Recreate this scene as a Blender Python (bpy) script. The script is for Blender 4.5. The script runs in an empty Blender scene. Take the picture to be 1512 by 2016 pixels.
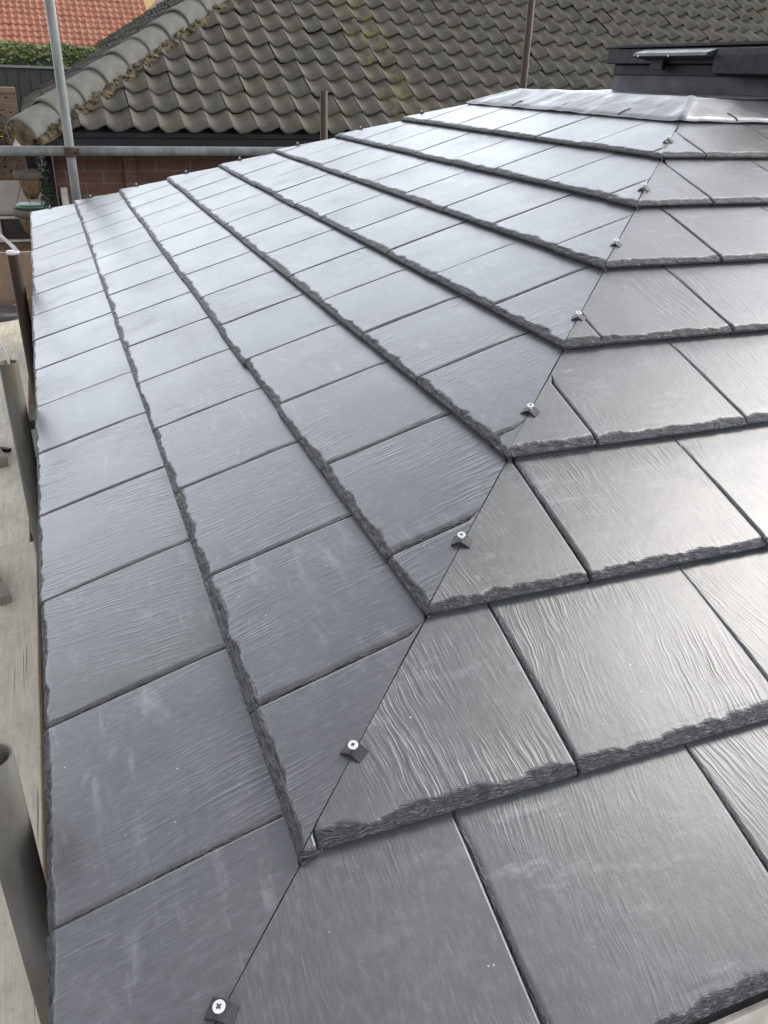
import bpy, bmesh, math, random
import numpy as np
from mathutils import Vector, Matrix
R = math.radians
rng = np.random.default_rng(7)
random.seed(7)
scene = bpy.context.scene
COL = scene.collection

# ---------------------------------------------------------------- camera
cam_d = bpy.data.cameras.new('camera')
cam_d.sensor_fit = 'VERTICAL'; cam_d.sensor_height = 36; cam_d.sensor_width = 27
cam_d.lens = 28.7317
cam_d.clip_start = .02; cam_d.clip_end = 2000
cam = bpy.data.objects.new('camera', cam_d); COL.objects.link(cam)
RX = Vector((0.93299157, -0.35859347, 0.03061776))
DY = Vector((-0.14332406, -0.44823932, -0.88234898))
FZ = Vector((0.33012867, 0.81883591, -0.46959858))
m = Matrix((RX, -DY, -FZ)).transposed().to_4x4()
m.translation = Vector((0.09378514, -0.31550632, 0.80019769))
cam.matrix_world = m
scene.camera = cam
CAMP = np.array([0.09378514, -0.31550632, 0.80019769])

# ---------------------------------------------------------------- sky, sun, exposure
SUN_EL, SUN_AZ = R(44), R(78)          # azimuth from +Y towards +X
world = bpy.data.worlds.new('World'); scene.world = world
world.use_nodes = True
wn = world.node_tree; wn.nodes.clear()
def N(nt, typ, **kw):
    n = nt.nodes.new(typ)
    for k, v in kw.items():
        if k == 'inp':
            for a, b in v.items(): n.inputs[a].default_value = b
        else: setattr(n, k, v)
    return n
sky = N(wn, 'ShaderNodeTexSky', sky_type='NISHITA', sun_disc=False, sun_elevation=SUN_EL, sun_rotation=SUN_AZ)
sky.air_density = 1.0; sky.dust_density = 3.0; sky.ozone_density = 1.0
hs = N(wn, 'ShaderNodeHueSaturation', inp={'Saturation': .30, 'Value': 1.0})
wn.links.new(sky.outputs[0], hs.inputs['Color'])
tcw = N(wn, 'ShaderNodeTexCoord')
cl = N(wn, 'ShaderNodeTexNoise', inp={'Scale': 2.6, 'Detail': 6, 'Roughness': .55, 'Distortion': .4})
wn.links.new(tcw.outputs['Generated'], cl.inputs['Vector'])
clr = N(wn, 'ShaderNodeMapRange', inp={1: .35, 2: .68, 3: .86, 4: 1.14})
wn.links.new(cl.outputs['Fac'], clr.inputs[0])
# a bright broken overcast over the clear sky: brighter towards the horizon, cool in the west
sepw = N(wn, 'ShaderNodeSeparateXYZ'); wn.links.new(tcw.outputs['Generated'], sepw.inputs[0])
elr = N(wn, 'ShaderNodeValToRGB'); wn.links.new(sepw.outputs['Z'], elr.inputs[0])
_el = elr.color_ramp.elements
_el[0].position = 0.0; _el[0].color = (1.3, 1.3, 1.32, 1)
_el[1].position = 1.0; _el[1].color = (.42, .43, .46, 1)
for p_, c_ in ((.06, (2.78, 2.95, 3.15)), (.28, (2.68, 2.86, 3.10)), (.40, (1.62, 1.74, 1.96)), (.53, (.62, .66, .73)), (.68, (.41, .418, .44))):
    e_ = _el.new(p_); e_.color = (*c_, 1)
ovc = N(wn, 'ShaderNodeMix', data_type='RGBA', blend_type='MULTIPLY'); ovc.inputs[0].default_value = 1
wn.links.new(elr.outputs[0], ovc.inputs[6]); ovc.inputs[7].default_value = (6.0, 6.0, 6.0, 1)
# the cloud is brighter on the side of the hidden sun
dotw = N(wn, 'ShaderNodeVectorMath', operation='DOT_PRODUCT', inp={1: (math.sin(R(62)), math.cos(R(62)), 0)})
wn.links.new(tcw.outputs['Generated'], dotw.inputs[0])
azr = N(wn, 'ShaderNodeMapRange', inp={1: -.6, 2: 1.0, 3: .72, 4: 2.1}); wn.links.new(dotw.outputs['Value'], azr.inputs[0])
ovc2 = N(wn, 'ShaderNodeMix', data_type='RGBA', blend_type='MULTIPLY'); ovc2.inputs[0].default_value = 1
wn.links.new(ovc.outputs[2], ovc2.inputs[6]); wn.links.new(azr.outputs[0], ovc2.inputs[7]); ovc = ovc2
mixw = N(wn, 'ShaderNodeMix', data_type='RGBA'); mixw.inputs[0].default_value = .72
wn.links.new(hs.outputs[0], mixw.inputs[6]); wn.links.new(ovc.outputs[2], mixw.inputs[7])
mulw = N(wn, 'ShaderNodeMix', data_type='RGBA', blend_type='MULTIPLY')
mulw.inputs[0].default_value = 1
wn.links.new(mixw.outputs[2], mulw.inputs[6]); wn.links.new(clr.outputs[0], mulw.inputs[7])
bg = N(wn, 'ShaderNodeBackground', inp={'Strength': .13})
wn.links.new(mulw.outputs[2], bg.inputs[0])
wo = N(wn, 'ShaderNodeOutputWorld'); wn.links.new(bg.outputs[0], wo.inputs[0])
sun_d = bpy.data.lights.new('sun', 'SUN'); sun_d.energy = 1.1; sun_d.angle = R(24); sun_d.color = (1, .95, .88)
sun = bpy.data.objects.new('sun', sun_d); COL.objects.link(sun)
sd = Vector((math.sin(SUN_AZ)*math.cos(SUN_EL), math.cos(SUN_AZ)*math.cos(SUN_EL), math.sin(SUN_EL)))
sun.rotation_euler = sd.to_track_quat('Z', 'Y').to_euler(); sun.location = (0, 0, 20)
vs = scene.view_settings
vs.view_transform = 'Standard'; vs.look = 'None'; vs.gamma = 1; vs.use_curve_mapping = False
vs.exposure = 0.9

# ---------------------------------------------------------------- numpy noise
_T = rng.random((256, 256))
def vnoise(x, y):
    x = np.asarray(x, float); y = np.asarray(y, float)
    xi = np.floor(x).astype(int); yi = np.floor(y).astype(int)
    fx = x-xi; fy = y-yi
    fx = fx*fx*(3-2*fx); fy = fy*fy*(3-2*fy)
    a = _T[xi % 256, yi % 256]; b = _T[(xi+1) % 256, yi % 256]
    c = _T[xi % 256, (yi+1) % 256]; d = _T[(xi+1) % 256, (yi+1) % 256]
    return (a*(1-fx)+b*fx)*(1-fy)+(c*(1-fx)+d*fx)*fy
def fbm(x, y, o=3):
    s = 0; a = .5; t = 0
    for i in range(o):
        s = s+a*vnoise(x*2**i+17*i, y*2**i+31*i); t += a; a *= .5
    return s/t

# ---------------------------------------------------------------- materials
def new_mat(name):
    mt = bpy.data.materials.new(name); mt.use_nodes = True
    nt = mt.node_tree
    return mt, nt, nt.nodes['Principled BSDF']
def lk(nt, a, b): nt.links.new(a, b)
def ramp(nt, src, stops):
    r = N(nt, 'ShaderNodeValToRGB')
    el = r.color_ramp.elements
    while len(el) < len(stops): el.new(.5)
    for e, (p, c) in zip(el, stops):
        e.position = p; e.color = (*c, 1) if len(c) == 3 else c
    lk(nt, src, r.inputs[0]); return r.outputs[0]
def mix(nt, fac, a, b, blend='MIX'):
    n = N(nt, 'ShaderNodeMix', data_type='RGBA', blend_type=blend)
    for i, v in ((0, fac), (6, a), (7, b)):
        if hasattr(v, 'links'): lk(nt, v, n.inputs[i])
        else: n.inputs[i].default_value = v if i == 0 else (*v, 1)
    return n.outputs[2]
def mrange(nt, src, a, b, c, d):
    n = N(nt, 'ShaderNodeMapRange', inp={1: a, 2: b, 3: c, 4: d}); lk(nt, src, n.inputs[0]); return n.outputs[0]
def math_(nt, op, a, b=0.0):
    n = N(nt, 'ShaderNodeMath', operation=op)
    for i, v in enumerate((a, b)):
        if hasattr(v, 'links'): lk(nt, v, n.inputs[i])
        else: n.inputs[i].default_value = v
    return n.outputs[0]
def noise(nt, vec, scale, detail=4, rough=.55, dist=0.0):
    n = N(nt, 'ShaderNodeTexNoise', inp={'Scale': scale, 'Detail': detail, 'Roughness': rough, 'Distortion': dist})
    if vec is not None: lk(nt, vec, n.inputs['Vector'])
    return n.outputs['Fac']
def mapping(nt, vec, scale=(1, 1, 1), loc=(0, 0, 0), rot=(0, 0, 0)):
    n = N(nt, 'ShaderNodeMapping', inp={'Scale': scale, 'Location': loc, 'Rotation': rot}); lk(nt, vec, n.inputs[0]); return n.outputs[0]
def noise_col(nt, vec, scale):
    n = N(nt, 'ShaderNodeTexNoise', inp={'Scale': scale, 'Detail': 2}); lk(nt, vec, n.inputs['Vector']); return n.outputs['Color']
def bump(nt, src, strength, dist, prev=None):
    n = N(nt, 'ShaderNodeBump', inp={'Strength': strength, 'Distance': dist}); lk(nt, src, n.inputs['Height'])
    if prev is not None: lk(nt, prev, n.inputs['Normal'])
    return n.outputs[0]
def simple(name, c1, c2=None, rough=.6, scale=8, bumpd=0.0, metal=0.0, stretch=(1, 1, 1), lo=.35, hi=.65, bscale=None, detail=5):
    mt, nt, p = new_mat(name)
    tc = N(nt, 'ShaderNodeTexCoord').outputs['Object']
    v = mapping(nt, tc, stretch)
    f = noise(nt, v, scale, detail, .6)
    if c2 is None: c2 = tuple(x*.75 for x in c1)
    lk(nt, ramp(nt, f, [(lo, c2), (hi, c1)]), p.inputs['Base Color'])
    lk(nt, mrange(nt, noise(nt, tc, scale*1.7, 3), .3, .7, rough-.08, rough+.08), p.inputs['Roughness'])
    p.inputs['Metallic'].default_value = metal
    if bumpd: lk(nt, bump(nt, noise(nt, v, bscale or scale*6, 5, .65), 1, bumpd), p.inputs['Normal'])
    return mt
M = {}
def low_spec(m_, v):
    m_.node_tree.nodes['Principled BSDF'].inputs['Specular IOR Level'].default_value = v
def slate_material():
    mt, nt, p = new_mat('slate_tile')
    uv = N(nt, 'ShaderNodeUVMap', uv_map='tile').outputs[0]
    rnd = N(nt, 'ShaderNodeAttribute', attribute_name='tile_rand').outputs['Fac']
    rnd2 = N(nt, 'ShaderNodeAttribute', attribute_name='tile_rand_b').outputs['Fac']
    edge = N(nt, 'ShaderNodeAttribute', attribute_name='riven').outputs['Fac']
    uv0 = uv
    vr = N(nt, 'ShaderNodeVectorRotate', rotation_type='Z_AXIS'); lk(nt, uv, vr.inputs['Vector'])
    lk(nt, mrange(nt, rnd, 0, 1, -.20, .20), vr.inputs['Angle'])
    vsc = N(nt, 'ShaderNodeVectorMath', operation='SCALE'); lk(nt, vr.outputs[0], vsc.inputs[0]); lk(nt, mrange(nt, rnd2, 0, 1, 1.35, .8), vsc.inputs['Scale'])
    uv = vsc.outputs[0]
    # domain warp so that the riving lines fan and wave
    w = N(nt, 'ShaderNodeTexNoise', inp={'Scale': 3.2, 'Detail': 4, 'Roughness': .55}); lk(nt, uv, w.inputs['Vector'])
    sub = N(nt, 'ShaderNodeVectorMath', operation='SUBTRACT', inp={1: (.5, .5, .5)}); lk(nt, w.outputs['Color'], sub.inputs[0])
    sc = N(nt, 'ShaderNodeVectorMath', operation='SCALE', inp={'Scale': .05}); lk(nt, sub.outputs[0], sc.inputs[0])
    add = N(nt, 'ShaderNodeVectorMath', operation='ADD'); lk(nt, uv, add.inputs[0]); lk(nt, sc.outputs[0], add.inputs[1])
    wv = add.outputs[0]; uv = uv0
    st = noise(nt, mapping(nt, wv, (125, 8.5, 1)), 1.0, 2, .5, .12)
    ridged = math_(nt, 'SUBTRACT', 1.0, math_(nt, 'MULTIPLY', math_(nt, 'ABSOLUTE', math_(nt, 'SUBTRACT', st, .5)), 5.5))
    st2 = noise(nt, mapping(nt, wv, (300, 22, 1)), 1.0, 2, .5)
    fine = noise(nt, uv, 900, 2, .6)
    blot = noise(nt, uv, 9, 5, .6)
    area = noise(nt, mapping(nt, uv, (1, 1, 1), (3.3, 1.7, 0)), 4.2, 2, .5)
    samt = math_(nt, 'MULTIPLY', mrange(nt, area, .40, .64, .06, 1.0), mrange(nt, rnd2, 0, 1, .35, 1.15))
    # colour
    c = ramp(nt, rnd, [(0, (.052, .057, .055)), (.3, (.072, .073, .077)), (.5, (.058, .060, .068)), (.75, (.078, .078, .088)), (1, (.064, .070, .070))])
    c = mix(nt, mrange(nt, blot, .42, .70, 0, .42), c, (.115, .117, .12))
    mot = noise(nt, mapping(nt, uv, (1.6, .7, 1)), 70, 6, .72)
    c = mix(nt, mrange(nt, mot, .35, .65, .55, 0), c, (.040, .041, .043))
    c = mix(nt, mrange(nt, mot, .55, .78, 0, .5), c, (.15, .152, .155))
    # chalky wipe marks
    wipe = noise(nt, mapping(nt, uv, (9, 34, 1), (9, 4, 0), (0, 0, .6)), 1.0, 6, .68, .3)
    wm = math_(nt, 'MULTIPLY', mrange(nt, wipe, .54, .74, 0, .42), mrange(nt, noise(nt, uv, 3.1, 2), .45, .6, 0, 1))
    c = mix(nt, wm, c, (.33, .33, .34))
    # faint circular wipe marks
    wr = N(nt, 'ShaderNodeTexWave', wave_type='RINGS', rings_direction='SPHERICAL', inp={'Scale': 5.5, 'Distortion': 5.0, 'Detail': 3, 'Detail Scale': 2.5})
    fr = N(nt, 'ShaderNodeVectorMath', operation='FRACTION'); fsc = N(nt, 'ShaderNodeVectorMath', operation='SCALE', inp={'Scale': 2.3})
    lk(nt, uv, fsc.inputs[0]); lk(nt, fsc.outputs[0], fr.inputs[0]); fo = N(nt, 'ShaderNodeVectorMath', operation='SUBTRACT', inp={1: (.5, .5, 0)}); lk(nt, fr.outputs[0], fo.inputs[0])
    lk(nt, fo.outputs[0], wr.inputs['Vector'])
    ln = N(nt, 'ShaderNodeVectorMath', operation='LENGTH'); lk(nt, fo.outputs[0], ln.inputs[0])
    inside = mrange(nt, ln.outputs['Value'], .28, .46, 1, 0)
    sw_ = math_(nt, 'MULTIPLY', math_(nt, 'MULTIPLY', mrange(nt, wr.outputs['Fac'], .45, .95, 0, .15), math_(nt, 'MULTIPLY', inside, mrange(nt, noise(nt, uv, 24, 4, .6), .42, .62, 0, 1))), mrange(nt, noise(nt, uv, 5.3, 2), .54, .66, 0, 1))
    c = mix(nt, sw_, c, (.28, .28, .29))
    # small specks of dust and chips
    vo = N(nt, 'ShaderNodeTexVoronoi', feature='F1', inp={'Scale': 75}); lk(nt, uv, vo.inputs['Vector'])
    spk = math_(nt, 'MULTIPLY', mrange(nt, vo.outputs['Distance'], .05, .09, 1, 0), mrange(nt, noise(nt, uv, 41, 1), .63, .66, 0, 1))
    c = mix(nt, spk, c, (.5, .5, .48))
    c = mix(nt, math_(nt, 'MULTIPLY', mrange(nt, st, .36, .5, .35, 0), samt), c, (.07, .072, .078))
    c = mix(nt, math_(nt, 'MULTIPLY', edge, .6), c, (.044, .045, .047))  # riven edges darkened in the colour for the shade on their rough bevels
    lk(nt, c, p.inputs['Base Color'])
    rough = mrange(nt, blot, .3, .7, .32, .37)
    rough = math_(nt, 'ADD', rough, math_(nt, 'MULTIPLY', edge, .2))
    rough = math_(nt, 'ADD', rough, math_(nt, 'MULTIPLY', wm, .15))
    lk(nt, rough, p.inputs['Roughness'])
    lk(nt, mrange(nt, edge, 0, 1, .78, .42), p.inputs['Specular IOR Level'])
    hgt = math_(nt, 'MULTIPLY', math_(nt, 'ADD', ridged, math_(nt, 'MULTIPLY', st2, .5)), samt)
    b1 = bump(nt, hgt, 1.0, .00042)
    b2 = bump(nt, mot, .5, .0005, bump(nt, fine, .5, .0001, b1))
    b3 = bump(nt, noise(nt, uv, 14, 2, .5), .8, .0006, b2)
    # layered strata in the riven edges
    sw = N(nt, 'ShaderNodeVectorMath', operation='SCALE', inp={'Scale': .012}); lk(nt, noise_col(nt, uv, 45), sw.inputs[0])
    sa = N(nt, 'ShaderNodeVectorMath', operation='ADD'); lk(nt, uv, sa.inputs[0]); lk(nt, sw.outputs[0], sa.inputs[1])
    sn = noise(nt, mapping(nt, sa.outputs[0], (30, 290, 1)), 1.0, 2, .5)
    flank = N(nt, 'ShaderNodeAttribute', attribute_name='flank').outputs['Fac']
    sn2 = noise(nt, mapping(nt, sa.outputs[0], (290, 30, 1)), 1.0, 2, .5)
    smx = N(nt, 'ShaderNodeMix', data_type='FLOAT'); lk(nt, flank, smx.inputs[0]); lk(nt, sn, smx.inputs[2]); lk(nt, sn2, smx.inputs[3])
    srid = math_(nt, 'ABSOLUTE', math_(nt, 'SUBTRACT', smx.outputs[0], .5))
    b3 = bump(nt, math_(nt, 'MULTIPLY', srid, edge), 1.0, .019, b3)
    crev_shade = math_(nt, 'MULTIPLY', mrange(nt, srid, 0, .06, 1, 0), edge)  # shade in the crevices between strata, painted into the base colour
    lk(nt, mix(nt, math_(nt, 'MULTIPLY', crev_shade, .85), c, (.012, .0125, .013)), p.inputs['Base Color'])
    lk(nt, b3, p.inputs['Normal'])
    return mt
M['slate'] = slate_material()
M['underlay'] = simple('dark_underlay', (.012, .012, .013), rough=.9)
M['lead'] = simple('lead_sheet', (.19, .193, .20), (.12, .122, .128), rough=.42, scale=7, bumpd=.004, bscale=11, metal=.35, stretch=(1, 1, 1))
M['lead_dark'] = simple('lead_sheet_dark', (.062, .063, .068), (.034, .034, .037), rough=.6, scale=7, bumpd=.002, bscale=9, stretch=(1, 1, 2))  # darker lead colour for the upstand and laps
M['anthracite'] = simple('anthracite_paint', (.010, .0102, .011), (.007, .0072, .008), rough=.55, scale=20)
M['hood'] = simple('hood_paint', (.022, .022, .024), (.018, .018, .019), rough=.42, scale=20)
M['glass'] = simple('lantern_glass', (.02, .025, .028), (.02, .022, .025), rough=.1, scale=3)
M['screw'] = simple('bright_zinc_screw', (.66, .66, .66), (.54, .54, .55), rough=.32, scale=60)
M['recess'] = simple('screw_recess', (.05, .05, .05), rough=.6)
M['clip'] = simple('dark_clip_plastic', (.028, .029, .031), (.02, .0205, .022), rough=.5, scale=60, bumpd=.0003)
M['white'] = simple('white_upvc', (.72, .71, .69), (.62, .61, .58), rough=.4, scale=10)
M['galv'] = simple('galvanised_tube', (.17, .175, .165), (.10, .102, .092), rough=.5, scale=14, bumpd=.0006, metal=0.0, stretch=(1, 1, .3))
def standard_material(name, top, mid, base):
    mt, nt, p = new_mat(name)
    tc = N(nt, 'ShaderNodeTexCoord').outputs['Object']
    f = noise(nt, mapping(nt, tc, (1, 1, .25)), 22, 6, .65)
    g = noise(nt, mapping(nt, tc, (1, 1, .5)), 6, 3, .6)
    c = mix(nt, mrange(nt, f, .35, .65, 0, 1), mid, top)
    c = mix(nt, mrange(nt, g, .45, .62, 0, .8), c, base)
    lk(nt, c, p.inputs['Base Color']); p.inputs['Roughness'].default_value = .55
    lk(nt, bump(nt, f, .8, .0008), p.inputs['Normal'])
    return mt
M['tube_olive'] = standard_material('stained_scaffold_tube', (.085, .082, .068), (.048, .043, .030), (.085, .055, .02))
M['tube_grey'] = standard_material('worn_scaffold_tube', (.105, .098, .085), (.06, .056, .046), (.06, .046, .033))
M['tube_rust'] = standard_material('rusty_scaffold_tube', (.042, .024, .014), (.026, .015, .010), (.016, .011, .008))
M['tube_rust_b'] = standard_material('rust_brown_tube', (.062, .037, .024), (.045, .028, .019), (.035, .023, .016))
def wood(name, c1, c2, knots=True):
    mt, nt, p = new_mat(name)
    tc = N(nt, 'ShaderNodeTexCoord').outputs['Object']
    v = mapping(nt, tc, (75, 6.0, 75))
    f = noise(nt, v, 1.0, 6, .68, .8)
    g = noise(nt, mapping(nt, tc, (14, 7, 14)), 1.0, 6, .65)
    c = mix(nt, mrange(nt, f, .3, .7, 0, 1), c2, c1)
    c = mix(nt, mrange(nt, g, .45, .7, 0, .5), c, tuple(x*.6 for x in c2))
    dirt = noise(nt, tc, 55, 5, .7)
    c = mix(nt, mrange(nt, dirt, .52, .75, 0, .3), c, (.16, .135, .10))
    spk = noise(nt, tc, 160, 2, .5)
    c = mix(nt, mrange(nt, spk, .70, .76, 0, .35), c, (.10, .08, .06))
    crack = noise(nt, mapping(nt, tc, (130, 3.0, 130), (5, 0, 0)), 1.0, 2, .5)
    ck = mrange(nt, crack, .28, .33, 1, 0)
    c = mix(nt, math_(nt, 'MULTIPLY', ck, .6), c, (.06, .045, .03))
    lk(nt, c, p.inputs['Base Color']); p.inputs['Roughness'].default_value = .75
    lk(nt, bump(nt, math_(nt, 'SUBTRACT', f, ck), .7, .0012), p.inputs['Normal'])
    return mt
M['board'] = wood('scaffold_board_timber', (.66, .60, .49), (.50, .45, .36))
M['board_old'] = wood('worn_board_timber', (.72, .66, .54), (.52, .47, .37))
M['brown_board'] = wood('brown_board_timber', (.27, .19, .12), (.20, .14, .09))
M['batten'] = wood('grey_batten_timber', (.26, .235, .20), (.17, .155, .13))
M['tarp'] = simple('dark_tarpaulin', (.05, .052, .056), (.03, .03, .033), rough=.45, scale=9, bumpd=.004, bscale=14)
M['tape'] = simple('white_tape', (.58, .56, .55), (.46, .42, .42), rough=.45, scale=30)
M['tape_red'] = simple('red_tape', (.55, .10, .12), rough=.45, scale=30)
def brick_material(name, c1, c2, mortar, axes=('X', 'Z'), scale=1.0):
    mt, nt, p = new_mat(name)
    tc = N(nt, 'ShaderNodeTexCoord').outputs['Object']
    s = N(nt, 'ShaderNodeSeparateXYZ'); lk(nt, tc, s.inputs[0])
    cb = N(nt, 'ShaderNodeCombineXYZ'); lk(nt, s.outputs[axes[0]], cb.inputs[0]); lk(nt, s.outputs[axes[1]], cb.inputs[1])
    b = N(nt, 'ShaderNodeTexBrick', inp={'Color1': (*c1, 1), 'Color2': (*c2, 1), 'Mortar': (*mortar, 1), 'Scale': 1.0,
          'Mortar Size': .006, 'Mortar Smooth': .3, 'Bias': 0.0, 'Brick Width': .225*scale, 'Row Height': .075*scale})
    lk(nt, cb.outputs[0], b.inputs['Vector'])
    n = noise(nt, tc, 22, 5, .65)
    c = mix(nt, mrange(nt, n, .3, .7, 0, .6), b.outputs['Color'], tuple(x*.45 for x in c1))
    lk(nt, c, p.inputs['Base Color']); p.inputs['Roughness'].default_value = .85
    b1 = bump(nt, b.outputs['Fac'], -.6, .006)
    lk(nt, bump(nt, noise(nt, tc, 130, 3), .5, .002, b1), p.inputs['Normal'])
    return mt
M['brick_red'] = brick_material('red_brick_shaded', (.105, .045, .03), (.07, .034, .026), (.115, .09, .075), scale=1.08)  # front brick darkened in its colour for the deep shade under the eaves
M['brick_side'] = brick_material('red_brick_side', (.26, .10, .065), (.20, .085, .06), (.17, .13, .11), ('Y', 'Z'), 1.08)
M['brick_brown'] = brick_material('brown_brick', (.25, .16, .10), (.19, .12, .08), (.22, .18, .14))
M['brick_buff'] = brick_material('buff_brick', (.35, .27, .19), (.28, .21, .15), (.32, .29, .25))
M['brick_buff_side'] = brick_material('buff_brick_side', (.35, .27, .19), (.28, .21, .15), (.32, .29, .25), ('Y', 'Z'))
def pantile_material():
    mt, nt, p = new_mat('weathered_pantile')
    tc = N(nt, 'ShaderNodeTexCoord').outputs['Object']
    rnd = N(nt, 'ShaderNodeAttribute', attribute_name='tile_rand').outputs['Fac']
    rn2 = N(nt, 'ShaderNodeAttribute', attribute_name='tile_rand_b').outputs['Fac']
    n1 = noise(nt, tc, 3.5, 6, .65); n2 = noise(nt, tc, 26, 5, .7); n3 = noise(nt, tc, 90, 3, .6)
    c = ramp(nt, rnd, [(0, (.044, .040, .033)), (.25, (.062, .056, .044)), (.6, (.070, .061, .045)), (.85, (.052, .049, .042)), (1, (.085, .077, .058))])
    c = mix(nt, mrange(nt, n2, .35, .65, 0, .55), c, (.115, .106, .086))
    c = mix(nt, mrange(nt, n1, .5, .68, 0, .6), c, (.072, .066, .040))
    c = mix(nt, mrange(nt, n3, .62, .70, 0, .55), c, (.19, .18, .145))
    # yellow lichen run that follows one pair of tile columns
    s = N(nt, 'ShaderNodeSeparateXYZ'); lk(nt, tc, s.inputs[0])
    dx = math_(nt, 'ABSOLUTE', math_(nt, 'SUBTRACT', s.outputs['X'], 2.72))
    band = mrange(nt, dx, .05, .26, 1, 0)
    lic = math_(nt, 'MULTIPLY', band, mrange(nt, noise(nt, mapping(nt, tc, (14, 7, 7)), 1.0, 5, .65), .46, .62, 0, .75))
    c = mix(nt, lic, c, (.17, .14, .045))
    sp = math_(nt, 'MULTIPLY', mrange(nt, noise(nt, tc, 13, 3, .6), .70, .76, 0, .8), 1.0)
    c = mix(nt, sp, c, (.24, .20, .06))
    c = mix(nt, mrange(nt, noise(nt, tc, 17, 2, .5), .72, .76, 0, .8), c, (.03, .03, .025))
    lk(nt, c, p.inputs['Base Color'])
    lk(nt, mrange(nt, n2, .3, .7, .62, .85), p.inputs['Roughness'])
    lk(nt, bump(nt, n2, .7, .005), p.inputs['Normal'])
    return mt
M['pantile'] = pantile_material()
M['hipcap'] = simple('concrete_hip_tile', (.135, .13, .112), (.09, .086, .073), rough=.8, scale=16, bumpd=.004, lo=.3, hi=.68)
M['mortar'] = simple('lichened_mortar', (.15, .122, .075), (.055, .042, .026), rough=.9, scale=16, bumpd=.01, bscale=40, lo=.38, hi=.62)
M['soffit'] = simple('dark_soffit', (.02, .018, .016), rough=.8)
M['gutter'] = simple('black_gutter', (.018, .018, .02), rough=.45)
M['weather_white'] = simple('weathered_white_board', (.55, .52, .47), (.36, .33, .28), rough=.6, scale=14, bumpd=.002)
M['clay'] = None
def clay_material():
    mt, nt, p = new_mat('red_clay_pantile')
    tc = N(nt, 'ShaderNodeTexCoord').outputs['Object']
    n1 = noise(nt, tc, 1.3, 5, .6); n2 = noise(nt, tc, 7, 4, .6)
    rnd = N(nt, 'ShaderNodeAttribute', attribute_name='tile_rand').outputs['Fac']
    c = mix(nt, rnd, (.27, .10, .058), (.34, .14, .085))
    c = mix(nt, mrange(nt, n1, .45, .7, 0, .5), c, (.30, .15, .09))
    c = mix(nt, mrange(nt, n2, .69, .73, 0, .9), c, (.07, .045, .03))
    lk(nt, c, p.inputs['Base Color']); p.inputs['Roughness'].default_value = .75
    return mt
M['clay'] = clay_material()
M['clay_brown'] = simple('brown_clay_tile', (.22, .11, .075), (.15, .08, .055), rough=.8, scale=6)
M['yellow_render'] = simple('yellow_render', (.62, .45, .20), (.55, .40, .18), rough=.8, scale=2)
M['leaf'] = simple('hedge_leaf', (.17, .22, .05), (.07, .10, .022), rough=.55, scale=9)
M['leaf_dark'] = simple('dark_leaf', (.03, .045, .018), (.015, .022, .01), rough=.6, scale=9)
M['flower'] = simple('yellow_flower', (.62, .42, .04), (.48, .30, .02), rough=.6, scale=20)
M['twig'] = simple('twig_bark', (.08, .06, .04), rough=.8)
M['dark_fence'] = simple('dark_fence_timber', (.045, .05, .042), (.025, .028, .022), rough=.7, scale=5, stretch=(8, 8, 1))
M['grey_coping'] = simple('grey_coping', (.22, .22, .20), rough=.7)
M['wicker'] = simple('brown_wicker', (.13, .07, .025), (.045, .022, .009), rough=.7, scale=26, stretch=(2.5, 2.5, .5), bumpd=.006, bscale=40)
M['wicker_rim'] = simple('faded_wicker_rim', (.10, .078, .058), (.055, .042, .03), rough=.8, scale=30, bumpd=.004)
M['green_ring'] = simple('green_plastic', (.03, .085, .05), rough=.4)
M['wire'] = simple('dark_wire', (.05, .045, .04), rough=.5)
M['cf_top'] = simple('pale_board', (.32, .27, .23), (.25, .21, .18), rough=.7, scale=6)
M['cf_glass'] = simple('dark_pane', (.035, .03, .024), (.022, .02, .016), rough=.25, scale=5)
M['paving'] = simple('concrete_paving', (.30, .28, .25), (.20, .185, .165), rough=.85, scale=3, bumpd=.004)
M['gravel'] = simple('brown_gravel', (.11, .08, .055), (.035, .025, .018), rough=.9, scale=38, bumpd=.012, bscale=55, lo=.4, hi=.62)

low_spec(M['anthracite'], .2); low_spec(M['tube_rust'], .15); low_spec(M['tube_rust_b'], .2); low_spec(M['tube_olive'], .3); low_spec(M['tube_grey'], .3); low_spec(M['lead_dark'], .15); low_spec(M['clip'], .25); low_spec(M['galv'], .3); low_spec(M['gutter'], .2); low_spec(M['pantile'], .3); low_spec(M['hipcap'], .3); low_spec(M['mortar'], .1)
# ---------------------------------------------------------------- object helpers
def link(o, parent=None):
    COL.objects.link(o)
    if parent is not None: o.parent = parent
    return o
def tag(o, label=None, cat=None, group=None, kind=None):
    for k, v in (('label', label), ('category', cat), ('group', group), ('kind', kind)):
        if v: o[k] = v
    return o
def thing(name, label, cat, loc=(0, 0, 0), group=None):
    o = bpy.data.objects.new(name, None); o.empty_display_size = .05; o.location = loc
    link(o); return tag(o, label, cat, group)
def obj(name, bm, mat, parent=None, smooth=False, bevel=0.0):
    me = bpy.data.meshes.new(name)
    bmesh.ops.recalc_face_normals(bm, faces=bm.faces)
    bm.to_mesh(me); bm.free()
    for mt in (mat if isinstance(mat, (list, tuple)) else [mat]): me.materials.append(mt)
    if smooth: me.polygons.foreach_set('use_smooth', [True]*len(me.polygons))
    o = bpy.data.objects.new(name, me); link(o, parent)
    if parent is not None:
        o.location = -Vector(parent.matrix_world.translation) if False else -pworld(parent)
    if bevel:
        b = o.modifiers.new('bevel', 'BEVEL'); b.width = bevel; b.segments = 2; b.limit_method = 'ANGLE'
    return o
def pworld(o):
    v = Vector(o.location)
    while o.parent is not None:
        o = o.parent; v += Vector(o.location)
    return v
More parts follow.
